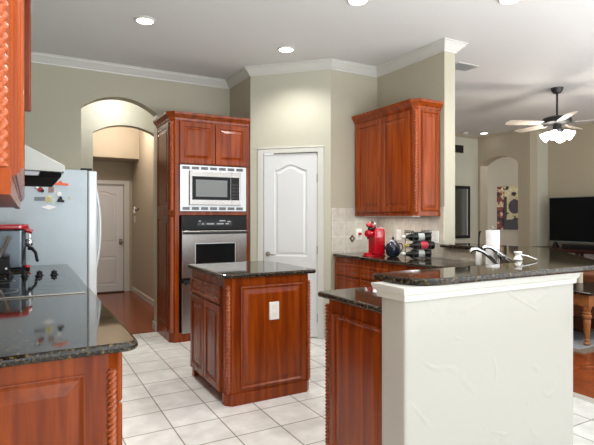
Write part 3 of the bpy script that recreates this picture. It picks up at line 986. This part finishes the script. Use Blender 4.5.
# ------------------------------------------------------------------ items on the sink counter
CX, CY = 3.005, 3.87
cm = thing('coffee_machine', 'glossy red capsule coffee machine on the counter under the wall cabinet', 'coffee machine', (CX, CY, .9145))
obj('body', MB().prism([(CX, .93), (CX + .13, .93), (CX + .13, 1.165), (CX + .11, 1.197), (CX + .03, 1.197), (CX, 1.17)], CY - .06, CY + .06, lambda a, b, c: (a, c, b)), 'red', cm, bevel=.016, seg=4)
obj('base', MB().prism([(CX - .085, CY - .04), (CX - .05, CY - .06), (CX + .13, CY - .06), (CX + .13, CY + .06), (CX - .05, CY + .06), (CX - .085, CY + .04)], .9145, .9295), 'red', cm, bevel=.004)
obj('cup_tray', MB().lathe([(.042, 0), (.042, .02), (.036, .024)], (CX - .045, CY, .93), 20), 'red', cm, smooth=True)
obj('brew_head', MB().lathe([(.0, 0), (.030, .004), (.036, .03), (.036, .065), (.03, .075)], (CX + .01, CY, 1.135), 18, (-1, 0, .1)), 'red', cm, smooth=True)
obj('spout', MB().tube([(CX - .04, CY, 1.13), (CX - .044, CY, 1.085)], [.012, .010], 10), 'black', cm, smooth=True)
obj('lever', MB().tube([(CX + .02, CY, 1.20), (CX - .01, CY, 1.222), (CX - .03, CY, 1.232), (CX - .05, CY, 1.215)], [.022, .030, .030, .020], 14), 'red', cm, smooth=True)
obj('lever_hinge', MB().tube([(CX + .03, CY, 1.20), (CX, CY, 1.19), (CX - .03, CY, 1.18)], [.026, .026, .020], 14), 'black', cm, smooth=True)
obj('chrome_band', MB().tube([(CX + .06, CY, 1.197), (CX + .035, CY, 1.24), (CX - .01, CY, 1.265)], [.006, .008, .006], 8), 'chrome', cm, smooth=True)

T = Vector((3.17, 3.74, .9145))
tp = thing('teapot', 'round dark navy pot with pointed lid between the coffee machine and the wine rack', 'teapot', tuple(T))
obj('pot', MB().lathe([(.03, 0), (.05, .004), (.068, .03), (.074, .07), (.068, .11), (.048, .138), (.035, .143)], tuple(T), 24), 'navy', tp, smooth=True)
obj('lid', MB().lathe([(.044, 0), (.04, .012), (.02, .024), (.009, .03), (.012, .042), (.003, .060)], (T.x, T.y, T.z + .138), 20), 'navy', tp, smooth=True)
obj('handle', MB().tube([T + Vector((.058, -.02, .13)), T + Vector((.085, -.03, .125)), T + Vector((.098, -.035, .085)), T + Vector((.07, -.025, .04))], .007, 8), 'navy', tp, smooth=True)
obj('spout', MB().tube([T + Vector((-.055, .01, .05)), T + Vector((-.085, .015, .085)), T + Vector((-.10, .018, .125))], [.014, .009, .007], 10), 'navy', tp, smooth=True)

# wine rack, bottles lie across it pointing at the kitchen
ang = R(-20)
RK = Vector((3.215, 3.44, .9145))
wr = thing('wine_rack', 'black wire wine rack with scrolled top against the backsplash', 'wine rack', tuple(RK), rot=(0, 0, ang))
for yy in (-.10, .10):
    m = MB()
    for k in range(4):
        z = .02 + .075 * k
        m.tube([(-.085 if k < 3 else -.085, yy, z), (.085, yy, z)], .004, 6)
    for x in (-.085, .085):
        m.tube([(x, yy, 0), (x, yy, .25)], .004, 6)
    obj('end_frame', m, 'black_metal', wr, local=True)
for xx in (-.03, .085):
    m = MB()
    for z in (.0042, .0833, .1633, .25):
        m.tube([(xx, -.10, z), (xx, .10, z)], .004, 6)
    obj('side_rail', m, 'black_metal', wr, local=True)
for xx in (-.085, .085):
    m = MB()
    for k in range(4):
        y0 = -.09 + k * .06
        pts = [(xx, y0 + .024 * math.cos(t_ * PI / 6) , .238 + .030 * abs(math.sin(t_ * PI / 6)) ) for t_ in range(0, 7)]
        m.tube(pts, .003, 6)
    obj('scroll', m, 'black_metal', wr, local=True)


def bottle(name, label, capmat, labmat, z, shift):
    mrot = Matrix.Rotation(ang, 4, 'Z')
    p = RK + (mrot @ Vector((.145 + shift, .0, z)))
    # the axis runs from the base (towards the wall) to the neck (towards the kitchen)
    t = thing(name, label, 'wine bottle', tuple(p), 'wine bottles in the rack', (0, R(-90), ang))
    body = [(.030, 0), (.0365, .004), (.0375, .02), (.0375, .175), (.034, .195), (.020, .222), (.0145, .24), (.0145, .262)]
    obj('glass_body', MB().lathe(body, (0, 0, 0), 24), 'bottle', t, local=True, smooth=True)
    obj('foil_capsule', MB().lathe([(.0150, 0), (.0152, .002), (.0156, .028), (.0162, .030), (.0158, .036), (.004, .037)], (0, 0, .2505), 18), capmat, t, local=True, smooth=True)
    lp = [[(rr * math.cos(a), rr * math.sin(a), zz) for zz, rr in ((.07, .0376), (.07, .0384), (.13 if labmat == 'label_white' else .14, .0384), (.13 if labmat == 'label_white' else .14, .0376))] for a in [R(-170 + 340 * k / 30) for k in range(31)]]
    obj('label', MB().rings(lp), labmat, t, local=True, smooth=True)
    return t


bottle('wine_bottle', 'wine bottle with white capsule, topmost in the wire rack', 'foil', 'label_white', .205, -.02)
bottle('wine_bottle', 'wine bottle with gold capsule and red label, middle of the rack', 'gold', 'label_red', .125, .015)
bottle('wine_bottle', 'wine bottle with white capsule, lowest in the wire rack', 'foil', 'label_white', .046, -.02)

# faucet, paper towel and small things by the sink
FB = Vector((3.128, 2.469, .9145))
fa = thing('faucet', 'chrome kitchen faucet behind the raised bar, in front of the paper towel', 'faucet', tuple(FB))
obj('base', MB().lathe([(.032, 0), (.032, .008), (.022, .014), (.020, .06), (.018, .075)], tuple(FB), 18), 'chrome', fa, smooth=True)
SR = Vector((.8735, -.487, 0))
arcp = []
for k in range(13):
    a = PI * k / 12 * .62
    arcp.append(FB + SR * (-.095 + .095 * math.cos(a)) + Vector((0, 0, .05 + .115 * math.sin(a))))
obj('riser', MB().tube(arcp, [.013] * 13, 12), 'chrome', fa, smooth=True)
sp = [FB + SR * -.02 + Vector((0, 0, .035)), FB + SR * -.07 + Vector((0, 0, .085)), FB + SR * -.125 + Vector((0, 0, .128)), FB + SR * -.175 + Vector((0, 0, .15)), FB + SR * -.208 + Vector((0, 0, .146)), FB + SR * -.222 + Vector((0, 0, .122))]
obj('spout', MB().tube(sp, [.014, .013, .013, .016, .017, .013], 12), 'chrome', fa, smooth=True)
lv = [FB + SR * .03 + Vector((0, 0, .09)), FB + SR * .075 + Vector((0, 0, .105)), FB + SR * .10 + Vector((0, 0, .108))]
obj('lever', MB().tube(lv, [.010, .009, .007], 10), 'chrome', fa, smooth=True)
obj('handle_body', MB().tube([FB + Vector((0, 0, .07)), FB + SR * .035 + Vector((0, 0, .092))], [.020, .018], 12), 'chrome', fa, smooth=True)
PT = Vector((3.275, 2.65, .9145))
pt = thing('paper_towel', 'white paper towel roll on an upright holder beside the faucet', 'paper towel', tuple(PT))
obj('holder', MB().lathe([(.056, 0), (.056, .008), (.006, .010), (.006, .305), (.009, .31), (.002, .32)], tuple(PT), 20), 'nickel', pt, smooth=True)
obj('roll', MB().rings([[(PT.x + r_ * math.cos(2 * PI * k / 28), PT.y + r_ * math.sin(2 * PI * k / 28), PT.z + z) for k in range(28)] for r_, z in ((.020, .012), (.053, .012), (.053, .285), (.020, .285))], close=True), 'paper', pt, smooth=True)
SD = Vector((3.262, 2.775, .9145))
sd = thing('soap_dispenser', 'white soap bottle with tall dark pump left of the paper towel', 'soap dispenser', tuple(SD))
obj('bottle', MB().lathe([(.024, 0), (.026, .006), (.026, .10), (.018, .118), (.010, .122)], tuple(SD), 18), 'white', sd, smooth=True)
obj('pump', MB().tube([SD + Vector((0, 0, .122)), SD + Vector((0, 0, .22)), SD + Vector((.004, -.002, .262)), SD + Vector((.012, -.006, .275))], [.006, .006, .009, .008], 10), 'black', sd, smooth=True)
db = thing('dish_brush', 'small white brush with chrome handle lying on the bar beside the faucet', 'brush', (2.54, 1.86, 1.0525))
obj('head', MB().lathe([(.020, 1.0525), (.026, 1.058), (.018, 1.075), (.014, 1.082), (.024, 1.098), (.022, 1.104)], (2.528, 1.868, 0), 18), 'white', db, smooth=True)
obj('handle', MB().tube([(2.545, 1.858, 1.085), (2.566, 1.825, 1.075), (2.585, 1.785, 1.0595)], [.006, .006, .005], 10), 'chrome', db, smooth=True)


# ------------------------------------------------------------------ wall plates
def plate(label, frame, u, v, w, h, kind):
    t = thing('wall_outlet' if kind == 'outlet' else 'light_switch', label, kind, frame(u, v, 0), 'white wall plates')
    obj('plate', MB().relief(frame, u - w / 2, u + w / 2, v - h / 2, v + h / 2, [(0, .0005), (0, .005), (.003, .007)]), 'white', t)
    n = max(1, round(w / .06)) if kind != 'outlet' else 1
    for k in range(n):
        uu = u + (k - (n - 1) / 2) * .046
        if kind == 'outlet':
            for dz in (-.02, .02):
                obj('socket', MB().relief(frame, uu - .016, uu + .016, v + dz - .014, v + dz + .014, [(0, .0072), (0, .009)]), 'ivory', t)
        else:
            obj('rocker', MB().relief(frame, uu - .016, uu + .016, v - .033, v + .033, [(0, .0072), (.002, .010)]), 'ivory', t)
    return t


o1 = plate('white outlet on the tiled end wall, left of the red coffee machine', front_y(4.351), 3.205, 1.115, .075, .12, 'outlet')
plate('white outlet on the side backsplash above the dark pot', front_nx(3.461), 3.985, 1.115, .072, .115, 'outlet')
plate('wide white double switch plate on the backsplash near the wall end', front_nx(3.461), 3.475, 1.112, .118, .118, 'light switch')
m = MB().box(3.19, 3.22, 4.318, 4.3415, 1.105, 1.135)
tag(obj('night_light', m, 'red', origin=(3.205, 4.33, 1.105), bevel=.003), 'tiny red plug-in in the outlet left of the coffee machine', 'plug')
t = thing('thermostat', 'white control box high on the hall wall, left of the hook', 'thermostat', (1.64, 8.66, 1.37))
obj('case', MB().box(1.618, 1.6395, 8.62, 8.70, 1.37, 1.478), 'white', t, bevel=.004)
obj('screen', MB().box(1.616, 1.6178, 8.635, 8.685, 1.43, 1.465), 'grey', t)
t = thing('light_switch', 'white switch on the hall wall below the control box', 'light switch', (1.64, 8.65, 1.2))
obj('plate', MB().box(1.634, 1.6395, 8.615, 8.69, 1.205, 1.32), 'white', t, bevel=.002)
obj('rocker', MB().box(1.630, 1.6338, 8.638, 8.667, 1.23, 1.295), 'ivory', t, bevel=.001)
t = thing('wall_hook', 'dark key hook on the hall wall right of the control box', 'hook', (1.64, 8.36, 1.4))
obj('plate', MB().box(1.632, 1.6395, 8.33, 8.40, 1.415, 1.45), 'black', t, bevel=.002)
for y in (8.345, 8.385):
    obj('prong', MB().tube([(1.632, y, 1.42), (1.60, y, 1.40), (1.59, y, 1.43)], .006, 8), 'black', t, smooth=True)
t = thing('wall_nail', 'pair of small patched nail marks high on the angled pantry wall', 'nail', diag(.50, 0, 2.48))
for s_ in (.475, .51):
    p = Vector(diag(s_, .0, 2.50))
    obj('nail_head', MB().lathe([(.006, .0005), (.007, .004), (.003, .006)], p, 10, nrm), 'trim', t, smooth=True)

# ------------------------------------------------------------------ living room
FC = Vector((5.977, 3.847, 0))
fan = thing('ceiling_fan', 'dark ceiling fan with lit glass shades in the living room', 'ceiling fan', (FC.x, FC.y, CEIL))
obj('canopy', MB().lathe([(.02, -.075), (.045, -.068), (.070, -.03), (.075, -.0005)], (FC.x, FC.y, CEIL), 24), 'black_metal', fan, smooth=True)
obj('downrod', MB().lathe([(.013, 2.60), (.013, 2.889)], FC, 12), 'black_metal', fan, smooth=True)
obj('motor', MB().lathe([(.03, 2.495), (.13, 2.500), (.165, 2.515), (.172, 2.54), (.165, 2.575), (.10, 2.598), (.03, 2.603)], FC, 32), 'black_metal', fan, smooth=True)
obj('light_kit', MB().lathe([(.02, 2.39), (.055, 2.395), (.065, 2.43), (.05, 2.455), (.05, 2.494)], FC, 24), 'black_metal', fan, smooth=True)
for k in range(5):
    a = R(-62 + 72 * k)
    d = Vector((math.cos(a), math.sin(a), 0))
    n_ = Vector((-math.sin(a), math.cos(a), 0))
    up = Vector((0, 0, 1))
    fr_ = lambda u, v, c, d=d, n_=n_: FC + d * u + n_ * v * math.cos(.2) + up * (2.515 + c + v * math.sin(.2))
    m = MB().prism([(.12, -.02), (.21, -.018), (.21, .018), (.12, .02)], -.012, -.007, fr_)
    bk = obj('blade_iron', m, 'black_metal', fan)
    m = MB().prism([(.20, -.052), (.30, -.066), (.62, -.072), (.66, -.055), (.67, 0), (.66, .055), (.62, .072), (.30, .066), (.20, .052)], -.006, .001, fr_)
    obj('blade', m, 'blade', bk)
for k in range(4):
    a = R(17 + 90 * k)
    d = Vector((math.cos(a), math.sin(a), 0))
    c0 = FC + d * .06 + Vector((0, 0, 2.405))
    ax = (d * .95 + Vector((0, 0, -.62))).normalized()
    sh_ = obj('socket', MB().lathe([(.016, -.03), (.022, 0), (.024, .02)], c0, 14, ax), 'black_metal', fan, smooth=True)
    obj('glass_shade', MB().lathe([(.026, .0205), (.040, .05), (.052, .09), (.066, .135), (.06, .136), (.045, .09), (.02, .04)], c0, 20, ax), 'shade_glow', sh_, smooth=True)
lamp('fan_bulb', 'POINT', (FC.x, FC.y, 2.24), 26, (1.0, 0.92, 0.8), shadow_soft_size=0.12)

# television and console
tv = thing('television', 'large black flat television on a dark console at the right', 'television', (8.45, 4.9, .755))
obj('panel', MB().box(8.43, 8.48, 4.14, 5.575, .86, 1.655), 'black', tv, bevel=.004)
obj('bezel', MB().box(8.424, 8.4295, 4.135, 5.58, .855, 1.66), 'vent', tv)
obj('screen', MB().box(8.420, 8.4235, 4.15, 5.565, .872, 1.648), 'screen', tv)
for y in (5.47, 4.25):
    obj('stand_foot', MB().prism([(8.36, .7555), (8.39, .7555), (8.45, .80), (8.52, .7555), (8.55, .7555), (8.47, .86), (8.44, .86)], y - .012, y + .012, lambda a, b, c: (a, c, b)), 'black', tv)
cs = thing('console_table', 'long mahogany console table under the television', 'console table', (8.4, 4.6, 0))
obj('top', MB().prism([(8.12, 3.2), (8.70, 3.2), (8.70, 5.78), (8.12, 5.78)], .70, .755), 'mahogany', cs, bevel=.008)
obj('apron', MB().box(8.18, 8.66, 3.26, 5.70, .686, .699), 'mahogany', cs)
for y in (5.66, 4.915, 4.835, 3.3):
    obj('leg', MB().box(8.17, 8.22, y - .018, y + .018, 0, .6855), 'mahogany', cs)
obj('bright_gap_panel', MB().box(8.62, 8.64, 3.3, 5.66, (.1505), .6855), 'white', cs)  # added white panel, stands in for bright wall behind the open gap
obj('shelf', MB().box(8.18, 8.615, 3.3, 5.62, .12, .15), 'mahogany', cs)
tag(obj('soundbar', MB().box(8.24, 8.33, 4.3, 5.22, .7555, .825), 'black', bevel=.008, origin=(8.28, 4.76, .7555)), 'black soundbar on the console below the television', 'soundbar')

# pictures in the gallery through the arch
for nm, lab, y0, y1, z0, z1, base in (('canvas_print', 'narrow red and cream abstract canvas seen through the living room arch', 7.91, 8.10, 1.0, 2.04, srgb(120, 50, 44)),
                                      ('canvas_print', 'cream canvas with a dark round motif right of the narrow red canvas', 7.2, 7.89, 1.0, 2.04, srgb(190, 176, 136))):
    mm, nt, bb = new_mat(lab[:24].replace(' ', '_'))
    N, L = nt.nodes, nt.links
    tc = N.new('ShaderNodeTexCoord')
    nz = N.new('ShaderNodeTexNoise')
    nz.inputs['Scale'].default_value = 6.0
    nz.inputs['Detail'].default_value = 2
    L.new(tc.outputs['Object'], nz.inputs['Vector'])
    cr = N.new('ShaderNodeValToRGB')
    cr.color_ramp.interpolation = 'CONSTANT'
    e = cr.color_ramp.elements
    e[0].color = srgb(40, 28, 26)
    e[1].position = .42
    e[1].color = base
    k = e.new(.55)
    k.color = srgb(205, 190, 150) if base[0] < .3 else srgb(206, 196, 160)
    k = e.new(.64)
    k.color = srgb(150, 70, 50) if base[0] < .3 else srgb(190, 176, 136)
    L.new(nz.outputs['Fac'], cr.inputs['Fac'])
    L.new(cr.outputs['Color'], bb.inputs['Base Color'])
    bb.inputs['Roughness'].default_value = .7
    t = thing(nm, lab, 'picture', (10.19, (y0 + y1) / 2, z0))
    obj('canvas', MB().box(10.165, 10.198, y0, y1, z0, z1), mm, t)
    if y1 < 7.9:
        obj('dark_band', MB().box(10.160, 10.1645, y0, y1, z0, z0 + .24), 'table_top', t)
        obj('side_band', MB().box(10.160, 10.1645, y1 - .07, y1, z0 + .2405, z1 - .25), 'table_top', t)
        obj('round_motif', MB().lathe([(.17, 0), (.17, .004)], (10.1645, 7.60, 1.55), 28, (-1, 0, 0)), 'mahogany', t)
# mirror-like framed panel and vent on the far wall
t = thing('framed_picture', 'tall dark glazed picture in a black frame on the far living room wall', 'picture', (7.5, 6.99, .85))
obj('glass', MB().box(7.18, 7.87, 6.975, 6.998, .93, 1.87), 'dark_glass', t)
m = MB()
for a, b_, c, e_ in ((7.12, 7.18, .87, 1.93), (7.87, 7.93, .87, 1.93), (7.18, 7.87, .87, .93), (7.18, 7.87, 1.87, 1.93)):
    m.box(a, b_, 6.96, 6.999, c, e_)
obj('frame', m, 'black', t, bevel=.004)
obj('silver_edge', MB().box(7.825, 7.865, 6.965, 6.9745, .93, 1.87), 'steel', t)
t = thing('air_return', 'dark vent grille high on the far living room wall', 'vent', (7.62, 6.99, 2.5))
obj('grille', MB().box(7.5, 7.76, 6.985, 6.9995, 2.60, 2.75), 'black', t)
for k in range(5):
    obj('slat', MB().box(7.51, 7.75, 6.979, 6.9848, 2.615 + k * .027, 2.627 + k * .027), 'black_metal', t)

# rug, coffee table, ottoman, candles
RZ = .012
rg = thing('area_rug', 'grey patterned area rug on the living room floor', 'rug', (5.7, 4.1, 0))
obj('field', MB().box(4.72, 6.7, 2.81, 5.4, .001, RZ), 'rug', rg)
m = MB()
for a, b_, c, e_ in ((4.63, 4.7195, 2.72, 5.49), (6.7005, 6.79, 2.72, 5.49), (4.72, 6.7, 2.72, 2.8095), (4.72, 6.7, 5.4005, 5.49)):
    m.box(a, b_, c, e_, .001, RZ - .001)
obj('border', m, 'rug_edge', rg)
ct = thing('coffee_table', 'honey wood coffee table with turned legs and dark top on the grey rug', 'coffee table', (5.3, 3.5, RZ))
T0, T1, T2, T3 = 4.90, 5.72, 2.82, 4.06
obj('top', MB().box(T0 - .04, T1 + .04, T2 - .04, T3 + .04, .525, .552), 'table_top', ct, bevel=.006)
m = MB()
m.box(T0 + .02, T0 + .04, T2 + .1, T3 - .1, .41, .524)
m.box(T1 - .04, T1 - .02, T2 + .1, T3 - .1, .41, .524)
m.box(T0 + .1, T1 - .1, T2 + .02, T2 + .04, .41, .524)
m.box(T0 + .1, T1 - .1, T3 - .04, T3 - .02, .41, .524)
obj('apron', m, 'honey', ct)
LEG = [(.022, RZ), (.034, .022), (.036, .03), (.024, .045), (.022, .055), (.032, .065), (.022, .078), (.026, .10), (.030, .16), (.034, .23), (.036, .262), (.028, .274), (.044, .29), (.046, .31), (.032, .326), (.042, .338), (.030, .352), (.040, .375), (.046, .40), (.046, .404)]
for x in (T0 + .05, T1 - .05):
    for y in (T2 + .05, T3 - .05):
        lg = obj('leg', MB().lathe(LEG, (x, y, 0), 20), 'honey', ct, smooth=True)
        obj('leg_block', MB().box(x - .05, x + .05, y - .05, y + .05, .4045, .5245), 'honey', lg, bevel=.004)
obj('shelf', MB().box(T0 + .085, T1 - .085, T2 + .085, T3 - .085, .12, .15), 'table_top', ct, bevel=.003)
CL = thing('pillar_candle', 'cream pillar candle on the coffee table, left of a pair', 'candle', (5.48, 3.42, .5525), 'candles on the coffee table')
obj('wax', MB().lathe([(.033, 0), (.033, .15), (.026, .152), (.003, .146)], (0, 0, 0), 20), 'candle', CL, local=True, smooth=True)
obj('wick', MB().lathe([(.0015, .147), (.0015, .16)], (0, 0, 0), 6), 'black', CL, local=True)
dup(CL, (5.55, 3.30, .5525), None, 'cream pillar candle on the coffee table, right of a pair')
ot2 = thing('ottoman', 'brown leather ottoman behind the coffee table', 'ottoman', (6.5, 3.4, 0))
obj('base', MB().box(6.05, 6.95, 3.0, 4.0, .06, .36), 'leather', ot2, bevel=.03, seg=3)
obj('cushion', MB().box(6.04, 6.96, 2.99, 4.01, .3605, .62), 'leather', ot2, bevel=.05, seg=4)
for x in (6.13, 6.87):
    for y in (3.08, 3.92):
        obj('foot', MB().lathe([(.025, .0125 if x < 6.7 else 0), (.035, .0595)], (x, y, 0), 14), 'table_top', ot2)
